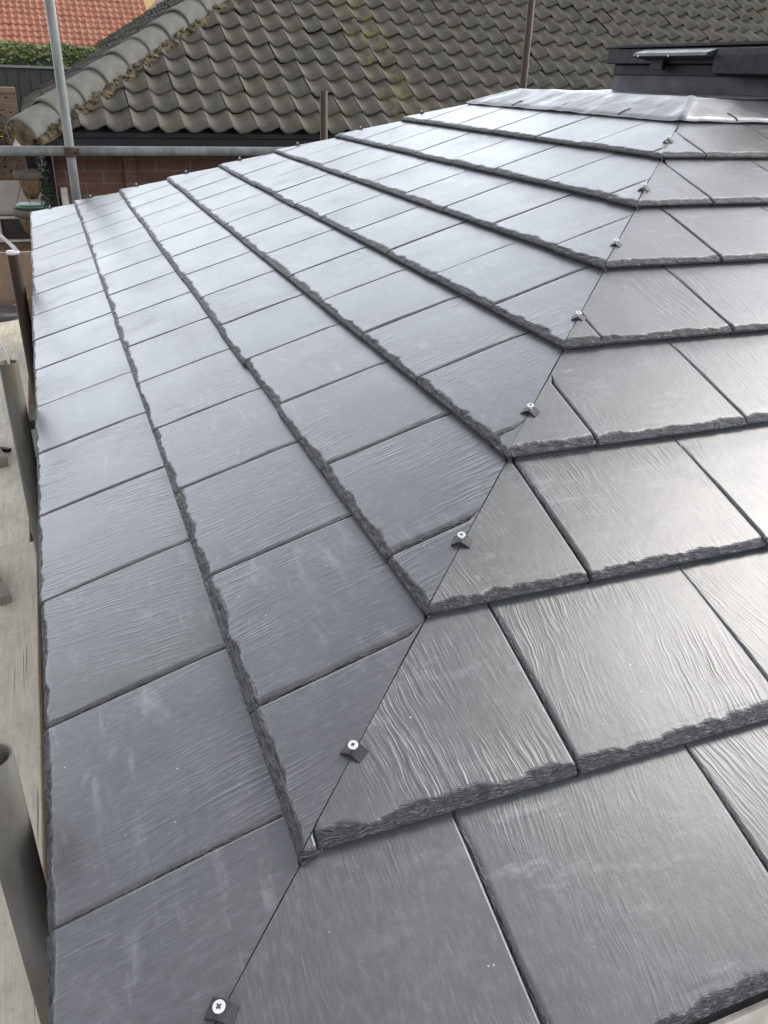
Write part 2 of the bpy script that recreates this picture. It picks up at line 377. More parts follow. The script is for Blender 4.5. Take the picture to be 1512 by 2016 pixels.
def box(bm, a, b, mi=0):
    vs_ = [bm.verts.new((x, y, z)) for x in (a[0], b[0]) for y in (a[1], b[1]) for z in (a[2], b[2])]
    for f in ((0, 1, 3, 2), (4, 6, 7, 5), (0, 4, 5, 1), (2, 3, 7, 6), (0, 2, 6, 4), (1, 5, 7, 3)):
        fc = bm.faces.new([vs_[i] for i in f]); fc.material_index = mi
def prism(bm, pts, axis, a, b):
    """extrude a 2-D outline along an axis: pts are the other two coordinates in order"""
    def P(u, v, w):
        return {'x': (w, u, v), 'y': (u, w, v), 'z': (u, v, w)}[axis]
    A = [bm.verts.new(P(u, v, a)) for u, v in pts]; B = [bm.verts.new(P(u, v, b)) for u, v in pts]
    n = len(pts)
    bm.faces.new(A); bm.faces.new(B[::-1])
    for i in range(n): bm.faces.new((A[i], A[(i+1) % n], B[(i+1) % n], B[i]))
def frame_of(d):
    d = Vector(d).normalized()
    u = d.cross(Vector((0, 0, 1)) if abs(d.z) < .9 else Vector((1, 0, 0))).normalized()
    return d, u, d.cross(u)
def tube(bm, a, b, r, r2=None, n=20, inner=None, caps=True):
    a = Vector(a); b = Vector(b); d, u, v = frame_of(b-a)
    r2 = r if r2 is None else r2
    def ring(c, rr): return [bm.verts.new(c+(u*math.cos(2*math.pi*i/n)+v*math.sin(2*math.pi*i/n))*rr) for i in range(n)]
    def band(A, B):
        for i in range(n): bm.faces.new((A[i], A[(i+1) % n], B[(i+1) % n], B[i]))
    A = ring(a, r); B = ring(b, r2); band(A, B)
    if inner:
        C_ = ring(b, inner); D_ = ring(b-d*.25, inner); band(B, C_); band(C_, D_); bm.faces.new(D_)
        bm.faces.new(A)
    elif caps:
        bm.faces.new(A); bm.faces.new(B)
def path(bm, pts, r, n=8):
    pts = [Vector(p) for p in pts]; rings = []
    for i, p in enumerate(pts):
        d = pts[min(i+1, len(pts)-1)]-pts[max(i-1, 0)]
        _, u, v = frame_of(d)
        if rings:
            u = pu-d.normalized()*pu.dot(d.normalized()); u.normalize(); v = d.normalized().cross(u)
        pu = u
        rings.append([bm.verts.new(p+(u*math.cos(2*math.pi*k/n)+v*math.sin(2*math.pi*k/n))*r) for k in range(n)])
    for A, B in zip(rings, rings[1:]):
        for i in range(n): bm.faces.new((A[i], A[(i+1) % n], B[(i+1) % n], B[i]))
    bm.faces.new(rings[0]); bm.faces.new(rings[-1])
def lathe(bm, prof, c=(0, 0, 0), n=28, wob=None):
    rings = []
    for r, z in prof:
        rings.append([bm.verts.new((c[0]+r*math.cos(2*math.pi*i/n), c[1]+r*math.sin(2*math.pi*i/n), c[2]+z)) for i in range(n)])
    for A, B in zip(rings, rings[1:]):
        for i in range(n): bm.faces.new((A[i], A[(i+1) % n], B[(i+1) % n], B[i]))
    bm.faces.new(rings[0]); bm.faces.new(rings[-1])
def np_mesh(name, V, F, mat, parent=None, smooth=True, attrs=None, uv=None):
    me = bpy.data.meshes.new(name)
    me.vertices.add(len(V)); me.vertices.foreach_set('co', np.ascontiguousarray(V, np.float32).ravel())
    me.loops.add(F.size); me.loops.foreach_set('vertex_index', np.ascontiguousarray(F, np.int32).ravel())
    me.polygons.add(len(F)); me.polygons.foreach_set('loop_start', np.arange(0, F.size, 4, dtype=np.int32))
    me.update(calc_edges=True)
    if smooth: me.polygons.foreach_set('use_smooth', np.ones(len(F), bool))
    for k, a in (attrs or {}).items():
        at = me.attributes.new(k, 'FLOAT', 'POINT'); at.data.foreach_set('value', np.ascontiguousarray(a, np.float32))
    if uv is not None:
        l = me.uv_layers.new(name='tile'); l.data.foreach_set('uv', np.ascontiguousarray(uv[F.ravel()], np.float32).ravel())
    me.materials.append(mat); me.validate(); me.update()
    o = bpy.data.objects.new(name, me); link(o, parent)
    if parent is not None: o.location = -pworld(parent)
    return o

# ---------------------------------------------------------------- conservatory roof
G, T = .24, .3708          # course gauge on plan (m) and roof slope
WID, LEN, CF = 6.0/.24, 22.208, 1.0474   # plan size in gauges
TW = 1.3126
BT = .0109                 # tile butt thickness
Z = np.array([0, 0, 1.])
class Acc:
    def __init__(s): s.V = []; s.F = []; s.A = {}; s.U = []; s.n = 0
    def add(s, V, F, uv=None, **at):
        s.V.append(V); s.F.append(F+s.n); s.n += len(V)
        s.U.append(uv if uv is not None else np.zeros((len(V), 2)))
        for k, v in at.items(): s.A.setdefault(k, []).append(np.broadcast_to(v, (len(V),)).astype(float))
    def build(s, name, mat, parent, smooth=True):
        return np_mesh(name, np.concatenate(s.V), np.concatenate(s.F), mat, parent, smooth,
                       {k: np.concatenate(v) for k, v in s.A.items()}, np.concatenate(s.U))
def grid_faces(nr, nc):
    i = np.arange(nr-1)[:, None]*nc+np.arange(nc-1)[None]
    return np.stack([i, i+1, i+nc+1, i+nc], -1).reshape(-1, 4)
def tile_slope(name, O, U, In, lo, hi, off, parent, seed, flip, k0=-.02):
    r = np.random.default_rng(seed); acc = Acc()
    O = np.array(O, float); U = np.array(U, float); In = np.array(In, float)
    Nn = np.array([-T*In[0], -T*In[1], 1.]); Nn /= np.linalg.norm(Nn)
    sl = math.sqrt(1+T*T)
    def P(u, s, h): return O+G*(u[..., None]*U+s[..., None]*(In+T*Z))+h[..., None]*Nn
    gap = .0058 if flip else .0082; LIFT = .0036
    for k in range(8):
        s0 = k if k else k0
        first = off+(TW*.5 if k % 2 else 0)
        j = -2
        while True:
            ua = first+j*TW; ub = ua+TW; j += 1
            if ua > hi(s0)-.02: break
            if ub < lo(s0)+.02: continue
            ju, jv, jh = r.normal(0, .006), float(np.clip(r.normal(0, .006), -.011, .011)), r.normal(0, .0007)
            js = r.normal(0, .004)
            c = P(np.array((max(ua, lo(s0))+min(ub, hi(s0)))/2), np.array(s0+.3), np.array(0.))
            d = np.linalg.norm(c-CAMP)
            step = np.clip(d*.0021, .0026, .02)/G
            u_lo, u_hi = ua+gap+ju, ub-gap+ju
            e_u = np.array([0, .012, .025, .04, .055, .075])
            nu = max(4, int(TW/step))
            cu = np.unique(np.concatenate([u_lo+e_u, np.linspace(u_lo+.09, u_hi, nu)]))
            nf = 18 if d < 2.2 else (10 if d < 3.5 else 6)
            sv = np.concatenate([np.linspace(0, .135, nf), np.linspace(.18, 1.1, 9 if d < 2.5 else 5)])
            sa = s0+jv
            SS, UU = np.meshgrid(sa+sv*(k+1-sa if k == 0 else 1), cu, indexing='ij')
            hg_ = .003+.006*vnoise(SS*2.1+seed, SS*0+seed)**2
            Lo = np.vectorize(lo)(SS)+hg_; Hi = np.vectorize(hi)(SS)-hg_
            ext = .348*(BT+LIFT)*(1-np.clip(SS-sa, 0, 1))/G
            UC = np.minimum(np.maximum(UU, Lo-ext), Hi+ext)
            seedx = r.random()*200; seedy = r.random()*200
            um = UC*G; sm = (SS-sa)*G*sl
            frac = np.clip((SS-sa), 0, 1.2)
            base = (BT+LIFT)*(1-frac)-.0012*(frac > .95)+jh*(1-frac)+js*0
            # riven front edge
            e = .040+.100*(fbm(um*24+seedx, um*0+seedy, 5)-.3)
            e = np.clip(e*(.75+.5*vnoise(um*5.5+seedx, um*0+seedy)), .026, .085)
            if k == 0 and not flip: e = e*.62
            q = np.clip((e-(SS-sa))/e, 0, 1)
            rough_ = (fbm(um*55+seedx, sm*330+seedy, 3)-.5)
            steps = np.floor(q*3.2+.9*fbm(um*38+seedy, sm*190+seedx, 2))/3.7
            m_ = (q > 0)*np.clip(q*4, 0, 1)
            D = BT*(.24*q+.30*np.clip(steps, 0, 1)*np.clip(q*3, 0, 1))+BT*.5*rough_*m_
            # riven flank on the low-u side of every tile
            du = UU-u_lo
            e2 = .005+(.045 if flip else .065)*fbm(sm*22+seedy, um*0+seedx, 4)**2
            q2 = np.clip((e2-du)/e2, 0, 1)
            D = np.maximum(D, BT*(.62*q2+.4*q2*rough_))
            h = np.maximum(base-D*(1-.6*np.clip(frac, 0, 1)), .0006 - .002*(frac > .93))
            h += .0005*(fbm(um*14+seedx, sm*14+seedy, 2)-.5)*(frac > .1)
            edge = np.clip(np.maximum(m_, q2), 0, 1); flank = ((q2 > 0) & (m_ <= 0)).astype(float)
            nr_, nc_ = UU.shape
            V = P(UC, SS, h)
            F = grid_faces(nr_, nc_)
            # skirts
            fr = P(UC[0], SS[0]+.003, np.full(nc_, LIFT)); fr2 = P(UC[0], SS[0]+.10, np.full(nc_, LIFT*.8))
            lf = P(UC[:, 0], SS[:, 0], h[:, 0]-.011); rt = P(UC[:, -1], SS[:, -1], h[:, -1]-.010)
            b0 = nr_*nc_; a = np.arange(nc_-1)
            F = np.concatenate([F, np.stack([a, b0+a, b0+a+1, a+1], -1)])
            b1 = b0+nc_
            F = np.concatenate([F, np.stack([b0+a, b1+a, b1+a+1, b0+a+1], -1)])
            b1 = b1+nc_; i = np.arange(nr_-1)
            F = np.concatenate([F, np.stack([i*nc_, (i+1)*nc_, b1+i+1, b1+i], -1)])
            b2 = b1+nr_
            F = np.concatenate([F, np.stack([i*nc_+nc_-1, b2+i, b2+i+1, (i+1)*nc_+nc_-1], -1)])
            VV = np.concatenate([V.reshape(-1, 3), fr, fr2, lf, rt])
            if flip: F = F[:, ::-1]
            # drop degenerate faces
            p0, p1, p2, p3 = (VV[F[:, t_]] for t_ in range(4))
            ar = np.linalg.norm(np.cross(p2-p0, p3-p1), axis=1)
            F = F[ar > 1e-9]
            if not len(F): continue
            uo = r.random(2)*50
            uvx = np.concatenate([(UC*G).ravel(), UC[0]*G, UC[0]*G, UC[:, 0]*G, UC[:, -1]*G])+uo[0]
            uvy = np.concatenate([sm.ravel(), sm[0]-.006, sm[0]+.02, sm[:, 0], sm[:, -1]])+uo[1]
            ed = np.concatenate([edge.ravel(), np.ones(nc_)*.8, np.ones(nc_), np.ones(nr_)*.6, np.ones(nr_)*.6])
            acc.add(VV, F, np.stack([uvx, uvy], -1), tile_rand=r.random(), tile_rand_b=r.random(), riven=ed, flank=np.concatenate([flank.ravel(), np.zeros(2*nc_), np.ones(2*nr_)]))
    return acc.build(name, M['slate'], parent)

cons = thing('conservatory', 'conservatory with a new dark slate tiled hipped roof and black roof lantern', 'conservatory', (3, 2.66, -2.45))
EY = LEN*G
sl_left = tile_slope('tiled_slope', (0, 0, 0), (0, 1, 0), (1, 0, 0), lambda s: s, lambda s: LEN-CF*s, 1.262, cons, 3, False, -.043)
tag(sl_left, 'bluish slate tiled slope running away along the scaffold')
sl_front = tile_slope('tiled_slope', (0, 0, 0), (1, 0, 0), (0, 1, 0), lambda s: s, lambda s: WID-s, .408, cons, 5, True, .012)
tag(sl_front, 'grey slate tiled slope facing the viewer, right of the hip')
tile_slope('tiled_slope', (0, EY, 0), (1, 0, 0), (0, -1/CF, 0), lambda s: s, lambda s: WID-s, .5, cons, 6, False) if False else None
# far and right-hand slopes: plain shapes with the same courses
def back_slope(O, U, In, lo, hi, seed, flip):
    return tile_slope('tiled_slope', O, U, In, lo, hi, .6, cons, seed, flip)
back_slope((WID*G, 0, 0), (0, 1, 0), (-1, 0, 0), lambda s: s, lambda s: LEN-CF*s, 11, True)
def far_slope():
    # the far side is a little flatter in plan: its courses step CF gauges per course
    r = np.random.default_rng(12); acc = Acc()
    for k in range(8):
        for j in range(-1, 21):
            ua = .3+(TW/2 if k % 2 else 0)+j*TW
            us = np.array([ua+.008, ua+TW-.008])
            ss = np.array([k, k+.04, k+1.08]); hh = np.array([.006, BT, -.001])
            SS, UU = np.meshgrid(ss, us, indexing='ij')
            UC = np.clip(UU, SS+.01, WID-SS-.01)
            if UC[0, 1]-UC[0, 0] < .02: continue
            HH = np.repeat(hh[:, None], 2, 1)
            V = np.stack([UC*G, EY-CF*SS*G, SS*G*T+HH], -1).reshape(-1, 3)
            fr = V[:2].copy(); fr[:, 2] -= .008
            V = np.concatenate([V, fr]); F = np.array([[0, 1, 3, 2], [2, 3, 5, 4], [6, 7, 1, 0]])
            acc.add(V, F[:, ::-1], np.stack([V[:, 0], V[:, 1]], -1)+r.random(2)*40, tile_rand=r.random(), tile_rand_b=r.random(), riven=0., flank=0.)
    return acc.build('tiled_slope', M['slate'], cons, False)
far_slope()
# underlay below the tiles, coloured near black for the shade in the gaps
bm = bmesh.new()
def rp(k, dz): return [(k*G, k*G, k*G*T+dz), (WID*G-k*G, k*G, k*G*T+dz), (WID*G-k*G, EY-CF*k*G, k*G*T+dz), (k*G, EY-CF*k*G, k*G*T+dz)]
A_ = [bm.verts.new(p) for p in rp(.12, -.012)]; B_ = [bm.verts.new(p) for p in rp(8.75, -.012)]
for i in range(4): bm.faces.new((A_[i], A_[(i+1) % 4], B_[(i+1) % 4], B_[i]))
obj('underlay', bm, M['underlay'], cons)
# fascia, soffit and walls below the eaves
bm = bmesh.new()
for (x0, y0, x1, y1) in ((.05, .05, .07, EY-.05), (.07, .05, WID*G-.07, .07), (WID*G-.07, .05, WID*G-.05, EY-.05), (.07, EY-.07, WID*G-.07, EY-.05)):
    box(bm, (x0, y0, -.17), (x1, y1, -.022))
obj('fascia', bm, M['soffit'], cons)
bm = bmesh.new(); box(bm, (.16, .16, -2.45), (.30, EY-.16, -.10)); obj('wall', bm, M['brick_buff_side'], cons)
bm = bmesh.new(); box(bm, (.301, .16, -2.45), (WID*G-.16, .30, -.10)); obj('wall', bm, M['brick_buff'], cons)
bm = bmesh.new(); box(bm, (.16, .165, -.11), (WID*G-.16, EY-.165, -.09)); obj('soffit', bm, M['soffit'], cons)
# white gutter along the front eave
bm = bmesh.new()
box(bm, (.30, -.0015, -.060), (WID*G-.1, .004, -.016)); box(bm, (.30, .0041, -.060), (WID*G-.1, .049, -.055))
tag(obj('gutter', bm, M['weather_white'], cons), 'white gutter lip under the front eave')

# hip clips with screws
def clip_at(k, far):
    if far: p = Vector((k*G, EY-CF*k*G, k*G*T)); d = Vector((1, -CF, T)).normalized(); sgn = -1
    else: p = Vector((k*G, k*G, k*G*T)); d = Vector((1, 1, T)).normalized(); sgn = 1
    fr = k-math.floor(k); h0 = BT*(1-fr)
    side = Vector((1, -1*sgn, 0)).normalized(); up = side.cross(d).normalized()
    if up.z < 0: up = -up
    rr_ = random.Random(int(k*100)+far*7)
    side = (side+d*rr_.uniform(-.16, .16)).normalized(); p = p+side*rr_.uniform(-.0018, .0018); d = up.cross(side).normalized()
    if d.z < 0: d = -d
    return p, d, side, up, h0+rr_.uniform(-.0008, .0012)
def make_clip(k, far):
    p, d, side, up, h0 = clip_at(k, far)
    bm = bmesh.new()
    L, Wd, th = .0094, .0136, .0024
    dip = .0088
    rows = []
    for a in (-L, -L*.9, L*.9, L):
        e = 0.0 if abs(a) < L*.95 else -.0006
        row = []
        for s_, z_ in ((-Wd, -dip), (-Wd*.45, -dip*.36), (0, 0), (Wd*.45, -dip*.36), (Wd, -dip)):
            row.append(p+d*a+side*s_+up*(h0+.0095+z_+e))
        rows.append(row)
    top = [[bm.verts.new(v) for v in r_] for r_ in rows]
    bot = [[bm.verts.new(v-up*th) for v in r_] for r_ in rows]
    nr, nc = len(top), len(top[0])
    for i in range(nr-1):
        for j in range(nc-1):
            bm.faces.new((top[i][j], top[i][j+1], top[i+1][j+1], top[i+1][j]))
            bm.faces.new((bot[i][j], bot[i+1][j], bot[i+1][j+1], bot[i][j+1]))
    for i in range(nr-1):
        for j in (0, nc-1): bm.faces.new((top[i][j], top[i+1][j], bot[i+1][j], bot[i][j]))
    for j in range(nc-1):
        for i in (0, nr-1): bm.faces.new((top[i][j], top[i][j+1], bot[i][j+1], bot[i][j]))
    c = obj('hip_clip', bm, M['clip'], cons)
    bm = bmesh.new()
    b = p+up*(h0+.002); t = p+up*(h0+.0145)
    tube(bm, b, t-up*.003, .0022, .0026, 12)
    tube(bm, t-up*.0022, t, .0034, .0058, 24); tube(bm, t, t+up*.0008, .0058, .0055, 24)
    s_ = obj('screw', bm, M['screw'], c)
    bm = bmesh.new(); q = t+up*.0009
    a0 = (d+side*.7).normalized(); a1 = up.cross(a0)
    for A, B in ((a0, a1), (a1, a0)):
        vv = [bm.verts.new(q+A*x*.0026+B*y*.0008+up*(.0002 if A is a0 else .0003)) for x, y in ((-1, -1), (1, -1), (1, 1), (-1, 1))]
        bm.faces.new(vv)
    obj('screw_recess', bm, M['recess'], c)  # flat dark cross on the head; the recess shade is in its colour
for k in (.57, 1.37, 2.40, 3.36, 4.32, 5.32, 6.29, 7.36): make_clip(k, False)
for k in (.45, 1.4, 2.4, 3.4, 4.4, 5.4, 6.4, 7.3): make_clip(k, True)

# lead flashing: rings from the top course up to the foot of the lantern
def ring_xy(dk, t):
    """point t in 0..4 round the roof at inset dk (gauges)"""
    a, b = dk*G, WID*G-dk*G; c, e = dk*G, EY-CF*dk*G
    P4 = [(a, c), (b, c), (b, e), (a, e)]
    i = int(t) % 4; f = t-int(t)
    p, q = P4[i], P4[(i+1) % 4]
    return p[0]+(q[0]-p[0])*f, p[1]+(q[1]-p[1])*f
prof = [(7.90, .0062), (7.901, .0092), (8.0, .0115), (8.2, .012), (8.40, .012), (8.52, .011), (8.60, .008)]
NT = 320
ts = np.linspace(0, 4, NT, endpoint=False)
V = []
for ip, (dk, h) in enumerate(prof):
    for t in ts:
        x, y = ring_xy(dk, t)
        f = t-math.floor(t+.5)
        sl_ = 4.2 if int(t) % 2 == 0 else 1.4
        sl_ = (4.2 if (int(t) % 2 == 0) else 1.4)*abs(f)
        ridge = (.0045 if int(t+.5) % 4 == 0 else .001)*math.exp(-(sl_/.035)**2)
        wv = .004*(vnoise(t*22, dk*.9+3)-.5)+.002*(vnoise(t*70, dk*4+9)-.5)
        V.append((x, y, dk*G*T+h+wv+ridge*(1 if ip > 0 else .85)+max(0, .003*(vnoise(t*21, 5.)-.3))))
F = []
for i in range(len(prof)-1):
    for j in range(NT):
        F.append((i*NT+j, i*NT+(j+1) % NT, (i+1)*NT+(j+1) % NT, (i+1)*NT+j))
# flat part in to the lantern
LX0, LX1, LY0, LY1 = 2.40, 3.60, 2.02, 2.975
ztop = 8.60*G*T+.008
last = (len(prof)-1)*NT
prevb = last
for step_ in range(1, 6):
    w_ = step_/5
    b_ = len(V)
    for j, t in enumerate(ts):
        x0, y0 = ring_xy(8.60, t)
        P4 = [(LX0-.004, LY0-.004), (LX1+.004, LY0-.004), (LX1+.004, LY1+.004), (LX0-.004, LY1+.004)]
        i = int(t) % 4; f = t-int(t); p, q = P4[i], P4[(i+1) % 4]
        x1, y1 = p[0]+(q[0]-p[0])*f, p[1]+(q[1]-p[1])*f
        V.append((x0+(x1-x0)*w_, y0+(y1-y0)*w_, ztop+.004*(vnoise(t*20+w_*3, w_*3.2+1)-.5)+.010*w_**4))
    for j in range(NT):
        F.append((prevb+j, prevb+(j+1) % NT, b_+(j+1) % NT, b_+j))
    prevb = b_
o_ = np_mesh('lead_flashing', np.array(V), np.array(F), M['lead'], cons)
# laps where one lead sheet covers the next, on the visible sides
def lap(side, a, lean):
    bm = bmesh.new()
    pts = []
    for q in range(9):
        w_ = q/8; dk = 7.903+.19*w_
        off_ = lean*(.05*w_+.04*(1-w_)**2)
        x, y = (dk*G, a+off_) if side == 'left' else (a+off_, dk*G)
        pts.append((x, y, dk*G*T+.0118+.002*w_))
    path(bm, pts, .0016, 6); obj('lead_lap', bm, M['lead_dark'], cons, True)
lap('left', 2.95, -.4); lap('left', 2.62, -.4); lap('left', 2.23, -.4); lap('front', 2.14, -.6)

# roof lantern: upstand, frame, cap, glass
lant_rail = bmesh.new()
box(lant_rail, (LX0-.006, LY0-.006, .838), (LX1+.006, LY1+.006, .877))
box(lant_rail, (LX0-.03, LY0-.04, .8775), (LX1+.03, LY1+.03, .930))
lant = obj('roof_lantern', lant_rail, M['anthracite'], cons, bevel=.003)
tag(lant, 'black framed roof lantern on a lead upstand')
bm = bmesh.new()
o4 = [(LX0-.016, LY0-.016), (LX1+.016, LY0-.016), (LX1+.016, LY1+.016), (LX0-.016, LY1+.016)]
i4 = [(LX0-.001, LY0-.001), (LX1+.001, LY0-.001), (LX1+.001, LY1+.001), (LX0-.001, LY1+.001)]
nn = 24
A_ = []; B_ = []; C_ = []
for i in range(4):
    for q in range(nn):
        w_ = q/nn
        def L2(P): return P[i][0]+(P[(i+1) % 4][0]-P[i][0])*w_, P[i][1]+(P[(i+1) % 4][1]-P[i][1])*w_
        xa, ya = L2(o4); xb, yb = L2(i4); j_ = .003*random.uniform(-1, 1)
        A_.append(bm.verts.new((xa, ya, ztop+.004))); C_.append(bm.verts.new(((xa*.3+xb*.7), (ya*.3+yb*.7), ztop+.012+j_*.4))); B_.append(bm.verts.new((xb+j_*.3, yb, .8385)))
n4 = len(A_)
for i in range(n4):
    bm.faces.new((A_[i], A_[(i+1) % n4], C_[(i+1) % n4], C_[i])); bm.faces.new((C_[i], C_[(i+1) % n4], B_[(i+1) % n4], B_[i]))
obj('upstand', bm, M['lead_dark'], lant, True)
bm = bmesh.new()
box(bm, (LX0-.034, LY0-.044, .9335), (LX1+.034, LY1+.035, .9405)); box(bm, (LX0-.026, LY0-.036, .941), (LX1+.026, LY1+.028, .9445))
obj('cap_trim', bm, M['anthracite'], lant, bevel=.002)
bm = bmesh.new()
rz = 1.22; ry = (LY0+LY1)/2
c4 = [bm.verts.new(p) for p in ((LX0-.02, LY0-.03, .9452), (LX1+.02, LY0-.03, .9452), (LX1+.02, LY1+.02, .9452), (LX0-.02, LY1+.02, .9452))]
e1, e2 = bm.verts.new((LX0+.5, ry, .945+.008)), bm.verts.new((LX1-.5, ry, .945+.008))
for f in ((0, 1, 5, 4), (1, 2, 5), (2, 3, 4, 5), (3, 0, 4)):
    allv = c4+[e1, e2]; bm.faces.new([allv[i] for i in f])
obj('lantern_glass', bm, M['glass'], lant)
bm = bmesh.new()   # vent hood with a sloping top
prism(bm, [(LX0-.031, .888), (LX0-.031, .928), (LX0-.055, .9235), (LX0-.098, .911), (LX0-.100, .900), (LX0-.060, .893)], 'y', 2.315, 2.735)
obj('vent_hood', bm, M['hood'], lant, bevel=.002)
bm = bmesh.new(); prism(bm, [(LX0-.031, .838), (LX0-.031, .926), (LX0-.058, .924), (LX0-.074, .905), (LX0-.074, .845)], 'y', 1.99, 2.305)
obj('corner_block', bm, M['anthracite'], lant, bevel=.003)
bm = bmesh.new(); box(bm, (LX0-.05, 2.612, .856), (LX0-.0305, 2.686, .8935)); obj('hinge_block', bm, M['anthracite'], lant, bevel=.002)
for yy in (2.70, 2.52):
    bm = bmesh.new(); tube(bm, (LX0-.0985, yy, .9015), (LX0-.1025, yy, .9015), .0035, n=12); obj('screw', bm, M['screw'], lant)

# ---------------------------------------------------------------- pantile builder
def pantiles(name, O, U, In, tan, wave, row, nrow, lo, hi, mat, parent, seed, amp=.034, lift=.022, nsamp=9, flip=False):
    r = np.random.default_rng(seed); acc = Acc()
    O = np.array(O, float); U = np.array(U, float); In = np.array(In, float)
    Nn = np.array([-tan*In[0], -tan*In[1], 1.]); Nn /= np.linalg.norm(Nn)
    def P(u, s, h): return O+u[..., None]*U+s[..., None]*(In+tan*Z)+h[..., None]*Nn
    f = np.linspace(0, 1, nsamp)
    pr = np.where(f < .26, .5+.5*np.cos(np.pi*f/.26), np.where(f < .5, -.12*np.sin(np.pi*(f-.26)/.24), .5-.5*np.cos(np.pi*(f-.5)/.5)))
    for k in range(nrow):
        s0 = k*row; a = lo(s0); b = hi(s0)
        if b-a < .05: break
        for j in range(int(a/wave)-1, int(b/wave)+2):
            ua = j*wave
            if ua+wave < a or ua > b: continue
            uu = ua+f*wave+r.normal(0, .003)
            ds = r.normal(0, .004); dh = r.normal(0, .0025)
            sv = np.array([s0+ds, s0+ds+row*.5, s0+row*1.06])
            hv = np.array([lift, lift*.5, -.001])
            SS, UU = np.meshgrid(sv, uu, indexing='ij')
            UC = np.minimum(np.maximum(UU, lo(s0) if False else SS*0+lo(s0+row*.5)), SS*0+hi(s0+row*.5))
            H = hv[:, None]+amp*pr[None]+dh
            V = P(UC, SS, H).reshape(-1, 3)
            fr = P(UC[0], SS[0]+.004, H[0]-.016)
            V = np.concatenate([V, fr]); nc = nsamp
            F = grid_faces(3, nc); q = np.arange(nc-1); b0 = 3*nc
            F = np.concatenate([F, np.stack([q, b0+q, b0+q+1, q+1], -1)])
            if flip: F = F[:, ::-1]
            acc.add(V, F, None, tile_rand=r.random(), tile_rand_b=r.random())
    o = acc.build(name, mat, parent)
    o.data.polygons.foreach_set('use_smooth', np.ones(len(o.data.polygons), bool))
    return o

# ---------------------------------------------------------------- neighbouring bungalow
NX, NY, NZ, NT_ = .03, 5.80, .425, .5774
nb = thing('bungalow', 'brick bungalow with a weathered grey pantile hipped roof behind the new roof', 'house', (4, 9, -2.45))
DEP = 4.7
pantiles('pantile_slope', (NX, NY, NZ), (1, 0, 0), (0, 1, 0), NT_, .165, .19, 12, lambda s: s, lambda s: 11.0, M['pantile'], nb, 21)
pantiles('pantile_slope', (NX, NY, NZ), (0, 1, 0), (1, 0, 0), NT_, .165, .19, 12, lambda s: s, lambda s: 9.0, M['pantile'], nb, 22, nsamp=7, flip=True)
# underside of the roof and back slope
bm = bmesh.new()
e4 = [bm.verts.new(p) for p in ((NX+.02, NY+.02, NZ-.03), (NX+11, NY+.02, NZ-.03), (NX+11, NY+DEP, NZ-.03), (NX+.02, NY+DEP, NZ-.03))]
t2 = [bm.verts.new(p) for p in ((NX+2.35, NY+2.35, NZ+2.35*NT_-.03), (NX+11, NY+2.35, NZ+2.35*NT_-.03))]
bm.faces.new(e4); bm.faces.new((e4[0], e4[1], t2[1], t2[0])); bm.faces.new((e4[2], e4[3], t2[0], t2[1])); bm.faces.new((e4[3], e4[0], t2[0])); bm.faces.new((e4[1], e4[2], t2[1]))
obj('roof_deck', bm, M['soffit'], nb)
bm = bmesh.new()
prism(bm, [(NX+.03, NZ-.04), (NX+2.35, NZ+2.32*NT_-.03), (NX+4.7, NZ-.04)], 'y', NY+4.72, NY+9.0); obj('roof_deck', bm, M['soffit'], nb)
bm = bmesh.new(); tube(bm, (NX+2.35, NY+2.30, NZ+2.35*NT_), (NX+2.35, NY+9.0, NZ+2.35*NT_), .118, n=18); obj('ridge', bm, M['hipcap'], nb, True)
# hip tiles, each half round and overlapping the one below
hd = Vector((1, 1, NT_)).normalized(); hs_ = Vector((1, -1, 0)).normalized(); hu = hs_.cross(hd).normalized()
if hu.z < 0: hu = -hu
HL = .262
def hip_tile_mesh():
    bm = bmesh.new()
    rows = []
    for a, rr, up_ in ((0, .119, .010), (.02, .1195, .010), (HL*.6, .116, .004), (HL*1.06, .113, -.002)):
        row = []
        for i in range(15):
            an = math.radians(-8+196*i/14)
            row.append(bm.verts.new(hd*a+hs_*math.cos(an)*rr+hu*(math.sin(an)*rr*.92+up_)))
        rows.append(row)
    for A, B in zip(rows, rows[1:]):
        for i in range(14): bm.faces.new((A[i], A[i+1], B[i+1], B[i]))
    inner = [bm.verts.new(v.co*0.89+hd*.004) for v in rows[0]]
    for i in range(14): bm.faces.new((rows[0][i], inner[i], inner[i+1], rows[0][i+1]))
    return bm
hp0 = Vector((NX, NY, NZ))-hd*.05-hu*.012
first = None
for i in range(14):
    p = hp0+hd*HL*i+hu*random.uniform(-.004, .004)+hs_*random.uniform(-.006, .006)
    if first is None:
        first = obj('hip_tile', hip_tile_mesh(), M['hipcap'], nb, True)
        o = first; base_loc = Vector(o.location)
    else:
        o = first.copy(); link(o, nb)
    o.location = base_loc+p
bm = bmesh.new(); tube(bm, (NX+2.30, NY+2.35, NZ+2.35*NT_+.0), (NX+11, NY+2.35, NZ+2.35*NT_+.0), .118, n=18); obj('ridge', bm, M['hipcap'], nb, True)
